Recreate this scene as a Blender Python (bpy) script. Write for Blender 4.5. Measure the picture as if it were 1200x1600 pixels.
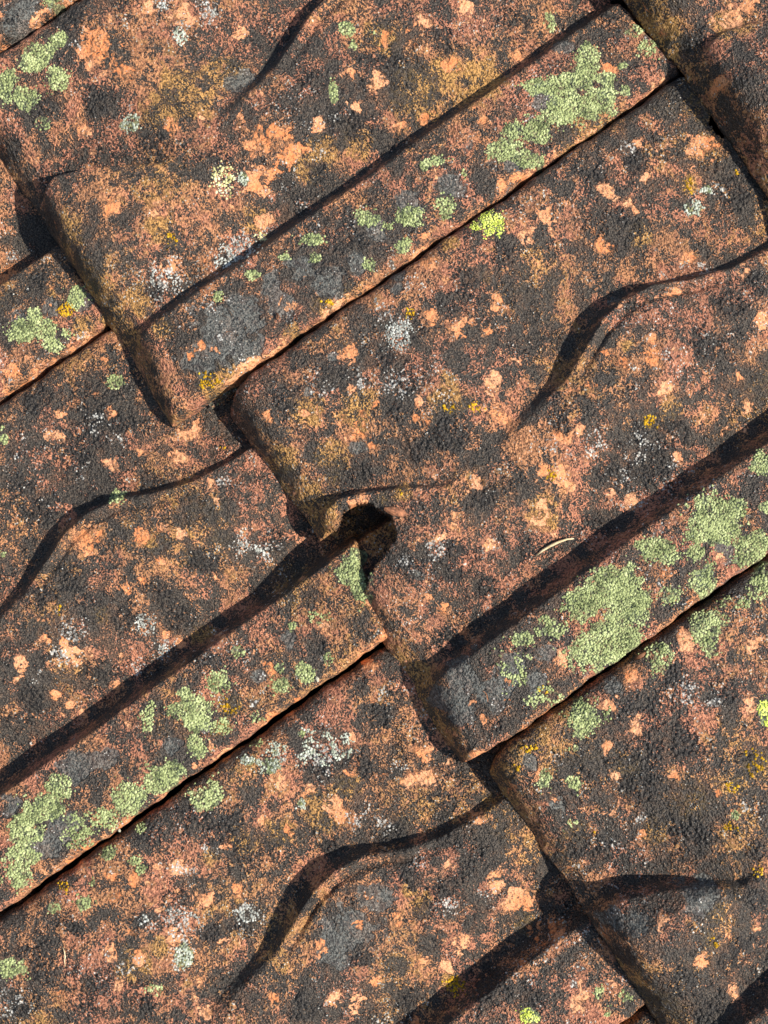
import bpy, math, random
import numpy as np
from mathutils import Matrix, Vector

# ------------------------------------------------------------------ clear
for o in list(bpy.data.objects):
    bpy.data.objects.remove(o)
scn = bpy.context.scene
COL = scn.collection

# ------------------------------------------------------------------ roof frame, camera, sky, sun
PITCH = math.radians(32)
ROOF = Matrix.Translation((0, 0, 3.2)) @ Matrix.Rotation(PITCH, 4, 'X')   # X along the eaves, Y up the slope, Z normal

CAM_R = (Matrix.Rotation(math.radians(54.36), 3, 'Z') @ Matrix.Rotation(math.radians(2.99), 3, 'X')
         @ Matrix.Rotation(math.radians(5.14), 3, 'Y'))
CAM_P = Vector((0.3514, 0.0566, 0.5477))
FPX = 1800.0
cam_data = bpy.data.cameras.new('camera')
cam = bpy.data.objects.new('camera', cam_data)
COL.objects.link(cam)
cam.matrix_world = ROOF @ Matrix.Translation(CAM_P) @ CAM_R.to_4x4()
cam_data.sensor_fit = 'VERTICAL'
cam_data.sensor_height = 32
cam_data.lens = FPX / 1600 * 32
cam_data.clip_start = 0.01
cam_data.clip_end = 500
scn.camera = cam

# direction towards the sun, given in the roof frame
SUN_AZ, SUN_EL = math.radians(42.0), math.radians(39.0)
s_roof = Vector((math.cos(SUN_EL) * math.cos(SUN_AZ), math.cos(SUN_EL) * math.sin(SUN_AZ), math.sin(SUN_EL)))
s_world = (ROOF.to_3x3() @ s_roof).normalized()
sun_data = bpy.data.lights.new('sun', 'SUN')
sun_data.energy = 4.8
sun_data.angle = math.radians(0.53)
sun_data.color = (1.0, 0.95, 0.865)
sun = bpy.data.objects.new('sun', sun_data)
COL.objects.link(sun)
sun.rotation_euler = s_world.to_track_quat('Z', 'Y').to_euler()
sun.location = (0, 0, 8)

world = bpy.data.worlds.new('World')
scn.world = world
world.use_nodes = True
wn = world.node_tree.nodes
sky = wn.new('ShaderNodeTexSky')
sky.sky_type = 'NISHITA'
sky.sun_disc = False
sky.sun_elevation = math.asin(s_world.z)
sky.sun_rotation = math.atan2(s_world.x, s_world.y)
world.node_tree.links.new(sky.outputs[0], wn['Background'].inputs[0])
wn['Background'].inputs[1].default_value = 0.105

scn.view_settings.view_transform = 'Standard'
scn.view_settings.look = 'None'
scn.view_settings.gamma = 1
scn.view_settings.exposure = 0.66
scn.view_settings.use_curve_mapping = False

# ------------------------------------------------------------------ numeric helpers
def hash2(ix, iy, seed):
    h = (ix.astype(np.int64) * 374761393 + iy.astype(np.int64) * 668265263 + seed * 1442695041) & 0xFFFFFFFF
    h = ((h ^ (h >> 13)) * 1274126177) & 0xFFFFFFFF
    h = h ^ (h >> 16)
    return (h & 0xFFFFFF) / float(0x1000000)

def vnoise(x, y, seed=0):
    """smooth value noise, 0..1"""
    ix, iy = np.floor(x), np.floor(y)
    fx, fy = x - ix, y - iy
    fx = fx * fx * fx * (fx * (fx * 6 - 15) + 10)
    fy = fy * fy * fy * (fy * (fy * 6 - 15) + 10)
    a, b = hash2(ix, iy, seed), hash2(ix + 1, iy, seed)
    c, d = hash2(ix, iy + 1, seed), hash2(ix + 1, iy + 1, seed)
    return (a * (1 - fx) + b * fx) * (1 - fy) + (c * (1 - fx) + d * fx) * fy

def fbm(x, y, scale, seed, octs=3, gain=0.5):
    v, amp, tot = 0.0, 1.0, 0.0
    for k in range(octs):
        th = 0.7 * k + 0.3
        xr, yr = x * math.cos(th) - y * math.sin(th), x * math.sin(th) + y * math.cos(th)
        v = v + amp * vnoise(xr * scale * 2 ** k + 13.7 * k, yr * scale * 2 ** k + 5.1 * k, seed + 17 * k)
        tot += amp
        amp *= gain
    return v / tot

def sstep(a, b, x):
    t = np.clip((x - a) / (b - a), 0, 1)
    return t * t * (3 - 2 * t)

# ------------------------------------------------------------------ tile shape (local: x across, y up the slope, z normal)
W, L = 0.210, 0.271
RISE = 0.0235                        # each tile's lower end rides this much above its upper end
TILT = math.atan2(RISE, L)
STAG = 0.667                        # sideways offset of every second row, in tile widths
YTOP = L + 0.050

CT = [-.05, .00, .06, .12, .18, .24, .31, .36, .42, .51, .58, .63, .68, .74, .80, .87, .95, 1.2]
CV = [.30, .305, .325, .355, .40, .455, .462, .455, .435, .415, .378, .352, .343, .355, .395, .425, .437, .44]
AT = [-.05, .00, .10, .17, .23, .28, .34, .42, .52, .62, .72, .82, .92, 1.2]
AV = [.0105, .0105, .0085, .0055, .0025, 0, 0, .0042, .0068, .0082, .0070, .0052, .0044, .0040]

def wave(v, seed, amp):
    """uneven wavering of an edge"""
    return amp * (0.6 * np.sin(v * 95 + seed) + 0.5 * np.sin(v * 233 + seed * 2.3) + 0.35 * np.sin(v * 610 + seed * 3.7))

def x_in(y, P):
    w = wave(y, P['seed'] + 61, 0.0006)
    return P.get('xin', 0.0012) + w + 0.008 * np.clip(1 - y / 0.022, 0, 1) ** 2.2

def x_out(y, P):
    k = np.clip(1 - y / P.get('flare_len', 0.06), 0, 1)
    q = np.clip(1 - y / 0.014, 0, 1)
    w = wave(y, P['seed'] + 62, 0.0006)
    return W * P.get('xo', 0.9945) + w - P.get('flare', 0.010) * k ** 2.2 - 0.0015 * q ** 2

def surf(x, y, P):
    """height of the upper face, without the rolled lower end"""
    t = y / L
    seed = P['seed']
    xn = x / W + 0.012 * (fbm(x, y, 22, seed + 3, 2) - 0.5)
    c = np.interp(t, CT, CV) + P.get('nose_dc', 0) * (1 - sstep(.24, .55, t))
    A = np.interp(np.where(t < .34, t / P.get('nose_len', 1), t), AT, AV) * P.get('step', 1.0) * np.where(t < .3, P.get('nose', 1.0), 1.0)
    wd = np.interp(t, [0, .12, .25, .4, .55, .7, .85, 1], [.045, .036, .040, .045, .036, .030, .024, .022])
    wd = wd * (1 + (P.get('nose_w', 1) - 1) * (1 - sstep(0, .26, t)))
    S = sstep(-0.5, 0.5, (xn - c) / wd)
    # towards the lower end the step opens into a three-cornered facet between two creases
    cr = np.maximum(c + 0.028, P.get('nose_r', .48) + (0.455 + P.get('nose_dc', 0) * .75 - P.get('nose_r', .48)) * np.clip(t / .25, 0, 1))
    k1 = P.get('crease', .30)
    Sn = k1 * sstep(-0.003, 0.014, xn - c) + (1 - k1) * np.clip((xn - c) / (cr - c), 0, 1)
    wn = 1 - sstep(.255, .30, t)
    S = S * (1 - wn) + Sn * wn
    left = -A * sstep(0.03, 0.92, np.clip(xn / c, 0, 1.3)) + 0.0012 * np.sin(np.clip(xn / c, 0, 1) * math.pi)
    crest = 0.0018 * (A / 0.0095)
    right = crest * np.exp(-np.clip(xn - c, 0, 1) / 0.10) + 0.0008 + P.get('nose_up', 0) * (1 - sstep(.08, .28, t))
    z = left * (1 - S) + right * S
    # raised lip and fine groove that follow the step
    lip = sstep(.50, .60, t) * (1 - sstep(.80, .92, t)) * P.get('lip', 1.0)
    e = xn - c - wd * 0.42
    z = z + lip * (0.0022 * np.exp(-(e / 0.009) ** 2) - 0.0030 * np.exp(-((e - 0.023) / 0.008) ** 2))
    # channel beside the side roll
    td = P.get('trough', 0.0130)
    z = z - td * sstep(.52, .735, xn) * (0.75 + 0.25 * sstep(0.0, .12, t))
    rm = P.get('rim', .775)
    Rm = sstep(rm - .038, rm, xn)
    crown = 0.0012 * np.sin(np.clip((xn - .775) / .22, 0, 1) * math.pi)
    z = z * (1 - Rm) + Rm * (P.get('roll', 0.0015) + crown + P.get('kick', 0) * sstep(.86, 1.03, t) - P.get('droop', .006) * np.clip(1 - y / 0.042, 0, 1.2) ** 1.7)
    if 'dent' in P:
        dx, dy, dr, dd = P['dent']
        z = z - dd * np.exp(-(((x - dx) / dr) ** 2 + ((y - dy) / (dr * 1.2)) ** 2))
    # rounded side edges
    r = P.get('ro', 0.0038)
    d = np.clip(x_out(y, P) - x, 0, r)
    z = z - (r - np.sqrt(np.maximum(r * r - (r - d) ** 2, 0)))
    r = 0.009
    d = np.clip(x - x_in(y, P), 0, r)
    z = z - 0.8 * (r - np.sqrt(np.maximum(r * r - (r - d) ** 2, 0)))
    # rounded upper rim of the side roll and of the left corner
    le = L + P.get('long', 0.0) + P.get('slant', 0.0) * (1 - np.clip((xn - .77) / .22, 0, 1)) * (xn > .5) + wave(x, seed + 21, 0.0006)
    d = np.clip((le - y) / 0.004, 0, 1)
    rim = 0.0025 * (1 - np.sqrt(np.maximum(1 - (1 - d) ** 2, 0)))
    head = np.maximum(sstep(rm - .04, rm - .02, xn), 1 - sstep(.085, .10, xn))
    z = z - (rim + P.get('drop', 0.014) * sstep(0, 0.0016, y - le)) * head
    # the body bends down towards its lower end
    z = z - 0.0040 * np.clip(1 - y / 0.034, 0, 1) ** 2
    # hand-made unevenness
    z = z + 0.0022 * (fbm(x, y, 16, seed + 7, 2) - 0.5) + 0.0008 * (fbm(x, y, 70, seed + 9, 2) - 0.5)
    return z

def end_out(x, P):
    """how far the lower end slopes outwards from its top edge to its foot"""
    xn = x / W
    return np.interp(xn, [0, .05, .25, .33, .45, .62, .74, .80, .97, 1.0], [.0055, .007, .009, .008, .005, .0065, .0105, .0105, .004, .002])

def foot(x, P):
    return 0.0016 * (fbm(x, x * 0, 60, P['seed'] + 31, 2) - 0.5) + np.interp(x / W, [0, .2, .32, .5, .78, .9, 1], [0, 0, .001, -.001, -.003, -.3 * P.get('tip', .010) - .003, -P.get('tip', .010)])

END_H = 0.0240

def in_poly(px, py, poly):
    inside = np.zeros(px.shape, bool)
    n = len(poly)
    for i in range(n):
        x1, y1 = poly[i]
        x2, y2 = poly[(i + 1) % n]
        if y1 == y2:
            continue
        cond = ((y1 > py) != (y2 > py)) & (px < (x2 - x1) * (py - y1) / (y2 - y1) + x1)
        inside ^= cond
    return inside

# ------------------------------------------------------------------ materials
def new_mat(name):
    m = bpy.data.materials.new(name)
    m.use_nodes = True
    nt = m.node_tree
    for n in list(nt.nodes):
        if n.type not in ('OUTPUT_MATERIAL', 'BSDF_PRINCIPLED'):
            nt.nodes.remove(n)
    return m, nt, nt.nodes['Principled BSDF']

class NB:
    """small node builder"""
    def __init__(s, nt):
        s.nt = nt
    def n(s, t, **kw):
        nd = s.nt.nodes.new(t)
        for k, v in kw.items():
            setattr(nd, k, v)
        return nd
    def link(s, a, b):
        s.nt.links.new(a, b)
    def put(s, sock, v):
        if isinstance(v, bpy.types.NodeSocket):
            s.link(v, sock)
        else:
            sock.default_value = v
    def math(s, op, a, b=0.0, c=None, clamp=False):
        nd = s.n('ShaderNodeMath', operation=op, use_clamp=clamp)
        s.put(nd.inputs[0], a)
        s.put(nd.inputs[1], b)
        if c is not None:
            s.put(nd.inputs[2], c)
        return nd.outputs[0]
    def noise(s, vec, scale, detail=2.0, rough=0.5, dist=0.0):
        nd = s.n('ShaderNodeTexNoise')
        nd.inputs['Scale'].default_value = scale
        nd.inputs['Detail'].default_value = detail
        nd.inputs['Roughness'].default_value = rough
        nd.inputs['Distortion'].default_value = dist
        s.link(vec, nd.inputs['Vector'])
        return nd.outputs['Fac']
    def vor(s, vec, scale, out='Distance', feature='F1'):
        nd = s.n('ShaderNodeTexVoronoi', feature=feature)
        nd.inputs['Scale'].default_value = scale
        s.link(vec, nd.inputs['Vector'])
        return nd.outputs[out]
    def ss(s, v, a, b):
        nd = s.n('ShaderNodeMapRange', interpolation_type='SMOOTHSTEP', clamp=True)
        s.put(nd.inputs[0], v)
        s.put(nd.inputs[1], a)
        s.put(nd.inputs[2], b)
        return nd.outputs[0]
    def mix(s, f, a, b):
        nd = s.n('ShaderNodeMix', data_type='RGBA')
        s.put(nd.inputs[0], f)
        s.put(nd.inputs[6], a)
        s.put(nd.inputs[7], b)
        return nd.outputs[2]

def C(r, g, b):
    """sRGB 0-255 to linear rgba"""
    f = lambda c: (c / 255 / 12.92) if c / 255 <= 0.04045 else ((c / 255 + 0.055) / 1.055) ** 2.4
    return (f(r), f(g), f(b), 1)

def clay_material():
    m, nt, bs = new_mat('weathered_clay')
    b = NB(nt)
    tc = b.n('ShaderNodeTexCoord').outputs['Object']
    seedn = b.n('ShaderNodeAttribute', attribute_name='tile_seed')
    off = b.n('ShaderNodeVectorMath', operation='ADD')
    b.link(tc, off.inputs[0])
    b.link(seedn.outputs['Vector'], off.inputs[1])
    v = off.outputs[0]
    a1 = b.n('ShaderNodeAttribute', attribute_name='wear_a')     # clay patch, black crust, grey film
    a2 = b.n('ShaderNodeAttribute', attribute_name='wear_b')     # ochre, white specks, lichen tint
    s1 = b.n('ShaderNodeSeparateColor'); b.link(a1.outputs['Color'], s1.inputs[0])
    s2 = b.n('ShaderNodeSeparateColor'); b.link(a2.outputs['Color'], s2.inputs[0])
    patch, crust, grey = s1.outputs
    ochre, white, lich = s2.outputs
    speck = a1.outputs['Alpha']

    n8 = b.noise(v, 105, 3, 0.6)
    n8b = b.noise(v, 62, 3, 0.6, 0.6)
    n3 = b.noise(v, 250, 2, 0.6)
    n1 = b.noise(v, 720, 2, 0.6)
    nf = b.noise(v, 1500, 1, 0.5)
    big = b.noise(v, 26, 2, 0.5)

    def cen(x, k):
        return b.math('MULTIPLY', b.math('SUBTRACT', x, 0.5), k)
    def add(*a):
        r = a[0]
        for q in a[1:]:
            r = b.math('ADD', r, q)
        return r
    fine = add(cen(n3, .60), cen(n1, .95), cen(nf, 1.05))          # about -0.2 .. 0.2
    blot = add(cen(n8, 1.7), cen(n8b, 1.15))
    rag = b.noise(v, 165, 4, 0.72, 0.8)
    # --- dark skin
    dark = b.mix(b.ss(nf, .3, .72), C(20, 17, 14), C(86, 77, 67))
    brown = b.mix(b.ss(nf, .3, .72), C(42, 31, 24), C(114, 86, 66))
    dark = b.mix(b.ss(add(n8b, cen(n3, .6)), .42, .62), dark, brown)
    # --- clay specks showing through, thick in places
    sp = add(fine, blot, cen(speck, .34), b.math('MULTIPLY', patch, .16), b.math('MULTIPLY', crust, -.18))
    spm = b.ss(sp, 0.01, 0.09)
    clay_d = b.mix(b.ss(n1, .35, .65), C(140, 92, 61), C(204, 142, 96))
    clay_r = b.mix(b.ss(n1, .35, .65), C(138, 86, 65), C(204, 134, 100))
    clay_d = b.mix(b.ss(add(big, cen(n8, .5)), .42, .58), clay_d, clay_r)
    oclay = b.mix(b.ss(n1, .35, .65), C(124, 92, 40), C(210, 158, 88))
    oc = b.ss(add(b.math('MULTIPLY', ochre, .85), cen(n3, .6), cen(n8, .5)), 0.08, 0.38)
    clay_d = b.mix(b.math('MULTIPLY', oc, .85), clay_d, oclay)
    dark = b.mix(b.math('MULTIPLY', oc, b.math('MULTIPLY', b.ss(n1, .42, .62), .55)), dark, C(104, 80, 34))
    thin = b.ss(b.noise(v, 34, 3, 0.6), .40, .60)
    col = b.mix(b.math('MULTIPLY', spm, b.math('ADD', 0.72, b.math('MULTIPLY', thin, 0.26))), dark, clay_d)
    # --- smooth blue-grey film
    gm = b.ss(add(b.math('MULTIPLY', grey, .90), cen(n8, .8), cen(n3, .7), cen(n1, .25)), 0.26, 0.36)
    gcol = b.mix(b.ss(add(n1, cen(nf, .8)), .32, .68), C(44, 44, 41), C(106, 106, 99))
    gcol = b.mix(b.ss(n3, .5, .72), gcol, C(56, 52, 49))
    col = b.mix(b.math('MULTIPLY', gm, 0.9), col, gcol)
    # --- solid clay patches where the skin has flaked off, with ragged edges
    pe = add(b.math('MULTIPLY', patch, .74), cen(n8, .85), cen(rag, 1.35), cen(n1, .25))
    pm = b.ss(pe, 0.34, 0.385)
    pcol = b.mix(b.ss(add(big, cen(n8, .4)), .38, .62), C(208, 126, 72), C(218, 156, 112))
    pcol = b.mix(b.ss(n3, .40, .70), pcol, C(212, 142, 90))
    pcol = b.mix(b.math('MULTIPLY', b.ss(add(nf, cen(n1, .6)), .53, .68), 0.6), pcol, C(150, 100, 74))
    pcol = b.mix(b.math('MULTIPLY', b.ss(add(n1, cen(n3, .8)), .58, .66), 0.7), pcol, dark)
    col = b.mix(pm, col, pcol)
    # --- black crust
    ce = add(b.math('MULTIPLY', crust, .75), cen(n8, .9), cen(n3, .9), cen(n1, .4))
    cm = b.ss(ce, 0.26, 0.36)
    ccol = b.mix(b.ss(nf, .3, .7), C(10, 9, 8), C(62, 57, 52))
    cm2 = b.math('MULTIPLY', cm, b.math('SUBTRACT', 1.0, b.math('MULTIPLY', b.ss(sp, .09, .17), 0.9)))
    col = b.mix(b.math('MULTIPLY', cm2, 0.88), col, ccol)
    # --- grit: pale flecks lodged in the dark skin, dark flecks on the clay
    g1 = b.noise(v, 1180, 2, 0.7)
    g2 = b.noise(v, 1330, 2, 0.7)
    col = b.mix(b.math('MULTIPLY', b.ss(g1, .60, .67), .42), col, b.mix(b.ss(n3, .4, .6), C(150, 112, 78), C(138, 126, 108)))
    col = b.mix(b.math('MULTIPLY', b.ss(g2, .56, .65), .72), col, C(24, 19, 16))
    # --- pale specks
    vd = b.vor(v, 760)
    we = b.math('SUBTRACT', add(b.math('MULTIPLY', white, .42), cen(n3, .9), cen(n8, .6), .30), b.math('MULTIPLY', vd, 0.62))
    wm = b.ss(we, 0.27, 0.36)
    col = b.mix(b.math('MULTIPLY', wm, .85), col, b.mix(b.ss(n1, .4, .6), C(128, 122, 114), C(206, 202, 192)))
    # --- thin lichen tint under and around the crusts
    le = add(b.math('MULTIPLY', lich, .72), cen(n3, .7), cen(n1, .6))
    lm = b.ss(le, 0.30, 0.42)
    col = b.mix(b.math('MULTIPLY', lm, 0.8), col, b.mix(b.ss(n1, .38, .62), C(56, 63, 46), C(134, 146, 100)))
    b.link(col, bs.inputs['Base Color'])
    b.put(bs.inputs['Roughness'], b.math('ADD', 0.68, b.math('MULTIPLY', spm, 0.14)))
    bs.inputs['Specular IOR Level'].default_value = 0.45

    # --- relief: grain, crust grains, flaked patches smoother and slightly sunk
    cr = b.vor(v, 520)
    flat = b.math('SUBTRACT', 1.0, b.math('MULTIPLY', pm, 0.75))
    flat = b.math('MULTIPLY', flat, b.math('SUBTRACT', 1.0, b.math('MULTIPLY', gm, 0.5)))
    hgt = add(b.math('MULTIPLY', n1, 0.0021), b.math('MULTIPLY', nf, 0.0010))
    hgt = b.math('MULTIPLY', hgt, flat)
    hgt = b.math('ADD', hgt, b.math('MULTIPLY', n3, 0.0012))
    hgt = b.math('ADD', hgt, b.math('MULTIPLY', b.math('ADD', b.math('MULTIPLY', cm2, .85), .15), b.math('SUBTRACT', 0.0018, b.math('MULTIPLY', cr, 0.0027))))
    hgt = b.math('SUBTRACT', hgt, b.math('MULTIPLY', pm, 0.0003))
    bump = b.n('ShaderNodeBump')
    bump.inputs['Strength'].default_value = 1.0
    bump.inputs['Distance'].default_value = 1.0
    b.link(hgt, bump.inputs['Height'])
    b.link(bump.outputs[0], bs.inputs['Normal'])
    return m

def lichen_material(name, dark, mid, light):
    m, nt, bs = new_mat(name)
    b = NB(nt)
    tc = b.n('ShaderNodeTexCoord').outputs['Object']
    tone = b.n('ShaderNodeAttribute', attribute_name='tone').outputs['Fac']
    n1 = b.noise(tc, 900, 2, 0.6)
    n2 = b.noise(tc, 90, 2, 0.5)
    f = b.math('ADD', b.math('MULTIPLY', tone, 0.75), b.math('MULTIPLY', n2, 0.35))
    col = b.mix(b.ss(f, 0.1, 0.55), C(*dark), C(*mid))
    col = b.mix(b.ss(f, 0.55, 1.0), col, C(*light))
    col = b.mix(b.math('MULTIPLY', b.ss(n1, .55, .8), 0.4), col, C(*dark))
    b.link(col, bs.inputs['Base Color'])
    bs.inputs['Roughness'].default_value = 0.9
    bs.inputs['Specular IOR Level'].default_value = 0.15
    bump = b.n('ShaderNodeBump')
    bump.inputs['Strength'].default_value = 0.6
    bump.inputs['Distance'].default_value = 1.0
    b.link(b.math('MULTIPLY', b.noise(tc, 1800, 2, 0.6), 0.0005), bump.inputs['Height'])
    b.link(bump.outputs[0], bs.inputs['Normal'])
    return m

def simple_material(name, c1, c2, scale, stretch=(1, 1, 1), rough=0.85):
    m, nt, bs = new_mat(name)
    b = NB(nt)
    tc = b.n('ShaderNodeTexCoord').outputs['Object']
    mp = b.n('ShaderNodeMapping')
    mp.inputs['Scale'].default_value = stretch
    b.link(tc, mp.inputs[0])
    n = b.noise(mp.outputs[0], scale, 4, 0.6)
    b.link(b.mix(b.ss(n, .3, .7), C(*c1), C(*c2)), bs.inputs['Base Color'])
    bs.inputs['Roughness'].default_value = rough
    bump = b.n('ShaderNodeBump')
    bump.inputs['Strength'].default_value = 0.5
    bump.inputs['Distance'].default_value = 0.001
    b.link(n, bump.inputs['Height'])
    b.link(bump.outputs[0], bs.inputs['Normal'])
    return m

MAT_CLAY = clay_material()
MAT_LICHEN = {
    'green': lichen_material('green_lichen', (84, 91, 60), (152, 160, 107), (192, 198, 142)),
    'lime': lichen_material('lime_lichen', (150, 160, 62), (204, 214, 96), (230, 234, 140)),
    'grey': lichen_material('grey_lichen', (112, 116, 100), (168, 172, 152), (206, 208, 190)),
    'white': lichen_material('white_lichen', (96, 94, 88), (156, 156, 146), (206, 206, 196)),
    'yellow': lichen_material('yellow_lichen', (110, 84, 20), (178, 136, 26), (216, 174, 50)),
    'cream': lichen_material('cream_lichen', (150, 140, 90), (204, 196, 140), (230, 222, 176)),
}
MAT_WOOD = simple_material('old_batten_wood', (46, 36, 28), (86, 68, 52), 60, (1, 12, 12))
MAT_FELT = simple_material('roof_underlay', (22, 20, 19), (40, 36, 33), 120)
MAT_STRAW = simple_material('dry_straw', (176, 150, 104), (226, 208, 168), 300, rough=0.6)
MAT_LEAF = simple_material('dry_leaf', (74, 44, 28), (120, 76, 44), 300, rough=0.7)

# ------------------------------------------------------------------ placing helpers
def tile_matrix(X, Y, dz=0.0, rz=0.0, roll=0.0):
    """tile frame in the roof frame: lower left corner at X, Y"""
    return (Matrix.Translation((X, Y, RISE * 0.5 + dz)) @ Matrix.Rotation(rz, 4, 'Z')
            @ Matrix.Rotation(-TILT, 4, 'X') @ Matrix.Rotation(roll, 4, 'Y'))

def ray(px, py):
    d = CAM_R @ Vector((px - 600.0, 800.0 - py, -FPX))
    return CAM_P, d.normalized()

def pix_to_tile(px, py, T):
    """where the sight line through a photo pixel meets a tile's upper face, in tile coordinates"""
    Mi = T['Minv']
    o, d = ray(px, py)
    o = Mi @ o
    d = Mi.to_3x3() @ d
    z = 0.0
    for k in range(6):
        s = (z - o.z) / d.z
        p = o + d * s
        y = max(-0.02, min(YTOP, p.y))
        z = float(surf(np.array([p.x]), np.array([max(y, 0.0)]), T['P'])[0])
    return p.x, p.y, s

def find_tile(px, py, tiles):
    best = None
    for T in tiles:
        x, y, s = pix_to_tile(px, py, T)
        top = L + T['P'].get('long', 0) + T['P'].get('slant', 0) * (1 - min(1, max(0, (x / W - .77) / .22))) if (x > .745 * W or x < .05 * W) else L + .03
        if any(in_poly(np.array([x]), np.array([y]), c)[0] for c in T.get('cuts', [])):
            continue
        if T['P'].get('xin', 0) - 0.001 < x < W * 0.998 and 0.0 < y < top:
            if best is None or s < best[3]:
                best = (T, x, y, s)
    return best

# ------------------------------------------------------------------ the tiles of the photograph
# key, column offset X, row base Y, small individual shifts
TILES = [
    dict(key='T0', X=-W, Y=-.022, P=dict(seed=11), res=.0013),
    dict(key='T1', X=0.0, Y=-.0215, P=dict(seed=23, bare=.05, lip=.5, long=.0285, slant=-.004, trough=.0092, roll=.0010, flare_len=.12, flare=.0025, ro=.005, step=.95, nose=1.35, nose_r=.44, crease=.75, xo=.983, tip=.005), res=.0009, rz=0.000),
    dict(key='T2', X=W, Y=0.0, P=dict(seed=37, lip=.8, nose=1.05, nose_r=.50, crease=.7, long=.006, rim=.805, xin=-.0022, tip=.005, flare=.0, xo=.997, dent=(.47 * W, .035 * L, .020, .0090)), res=.0009),
    dict(key='T3', X=2 * W, Y=0.003, P=dict(seed=41, bare=-.10, nose=1.7, nose_dc=.075, nose_r=.475, crease=.5, nose_up=.004, nose_len=1.05), res=.0010),
    dict(key='U0', X=(STAG - 1) * W, Y=-L - .022, P=dict(seed=53), res=.0011),
    dict(key='U1', X=STAG * W, Y=-L, P=dict(seed=67, slant=.014, lip=.55, kick=.008, drop=.0055, rim=.785, trough=.0140), res=.0009),
    dict(key='U2', X=(STAG + 1) * W, Y=-L + .002, P=dict(seed=79, bare=.06, lip=.85), res=.0009),
    dict(key='U3', X=(STAG + 2) * W, Y=-L, P=dict(seed=83), res=.0015),
    dict(key='V1', X=STAG * W - .004, Y=L + .005, P=dict(seed=97), res=.0011),
]
for T in TILES:
    T['M'] = tile_matrix(T['X'], T['Y'], T.get('dz', 0), T.get('rz', 0), T.get('roll', 0))
    T['Minv'] = T['M'].inverted()
    T['splats'] = []
TK = {T['key']: T for T in TILES}

HOLE_PIX = [(500, 850), (512, 826), (531, 814), (530, 803), (543, 793), (560, 788), (577, 787), (594, 791), (602, 797), (612, 803), (617, 818), (622, 834), (612, 852), (597, 872), (583, 890), (572, 912), (556, 990)]
CHIP_PIX = [(1120, 148), (1113, 176), (1108, 196), (1128, 222), (1160, 200), (1135, 130)]

# the broken nose of the middle tile and the chipped corner at its upper end
T2 = TK['T2']
T2['cuts'] = [[pix_to_tile(px, py, T2)[:2] for px, py in HOLE_PIX], [pix_to_tile(px, py, T2)[:2] for px, py in CHIP_PIX]]
T2['cuts'][0][-1] = (T2['cuts'][0][-1][0], -0.03)
T2['cuts'][0][0] = (T2['cuts'][0][0][0], -0.03)

# ------------------------------------------------------------------ marks seen in the photograph: (x, y, radius) on its 1200 x 1600 grid
PATCH = """566,779,15 548,787,10 155,72,34 190,110,20 230,10,16 285,22,17 380,50,14 420,212,26 450,242,26 402,285,24 545,110,15 590,128,14 550,165,12 495,195,14
385,230,14 270,200,14 240,332,9 175,325,20 265,420,18 10,435,20 415,345,14 625,200,16 665,190,12 810,87,11 730,10,14 660,30,12 950,105,12 780,290,10
665,370,10 755,190,8 1000,225,12 1015,285,20 950,295,16 850,345,22 825,368,18 990,325,16 775,475,15 680,490,13 670,415,14 1075,400,13 1055,460,13
1090,225,20 940,385,11 1165,425,14 1175,250,12 1145,30,18 1175,10,14 100,650,14 95,685,14 75,680,8 172,725,12 220,705,9 300,680,22 280,710,18
175,645,9 300,555,11 340,545,8 315,535,9 425,655,13 550,555,20 545,610,10 555,675,22 580,693,11 475,645,8 285,835,13 225,835,18 135,850,18
325,760,12 340,785,11 220,905,10 20,575,18 165,565,10 675,495,13 720,512,22 695,437,10 765,517,12 655,628,10 650,650,8 775,590,22 775,645,20
890,685,13 905,672,11 870,678,9 1020,565,16 1042,610,13 1187,502,13 1165,632,11 1055,717,12 880,745,14 890,765,14 845,730,12 960,760,14 845,800,20
707,805,16 692,835,12 657,842,7 745,755,9 945,550,10 1020,527,8 1150,590,11 985,785,12 75,1000,15 120,1020,16 102,1005,10 35,1040,12 27,1057,9
340,905,9 262,990,9 280,1007,10 190,1020,12 107,1100,11 85,1085,9 135,1115,10 180,1072,10 345,1000,8 417,1040,11 332,1165,10 305,1197,12
425,1050,8 455,1115,12 440,1222,14 550,1150,10 480,1235,12 195,920,9 580,1035,14 410,1280,8 250,875,10 150,840,12 765,850,10 800,830,10
665,932,12 695,945,12 877,1032,15 1045,897,11 755,1125,10 795,1095,9 985,1052,16 950,1100,14 995,1135,17 950,1168,12 1070,1000,14 1175,1010,14
1055,1210,11 805,1230,12 842,1210,9 965,1215,10 665,1175,14 655,1215,14 1125,870,8 452,1302,12 325,1402,12 275,1460,16 250,1420,10 285,1360,16
210,1375,15 172,1370,10 125,1360,9 177,1485,16 215,1495,14 350,1325,11 410,1285,8 550,1205,14 525,1265,20 555,1565,18 525,1560,12 580,1535,12
435,1555,11 185,1540,10 345,1470,10 370,1390,14 305,1560,11 315,1535,12 320,1580,14 720,1480,17 697,1512,9 815,1410,22 870,1450,14 830,1450,14
750,1280,12 775,1380,16 910,1565,14 1175,1105,16 1040,1435,8 650,1595,10 675,1220,14 637,1222,12 1090,130,16 1130,120,10 1000,1300,10 1120,1240,8
1100,1500,12 1180,1450,12 1150,1550,12 700,1350,10 620,1430,8 660,1500,10 500,1480,14 560,1440,12 60,300,10 130,200,12 60,250,8 700,100,12 600,60,14"""
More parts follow.
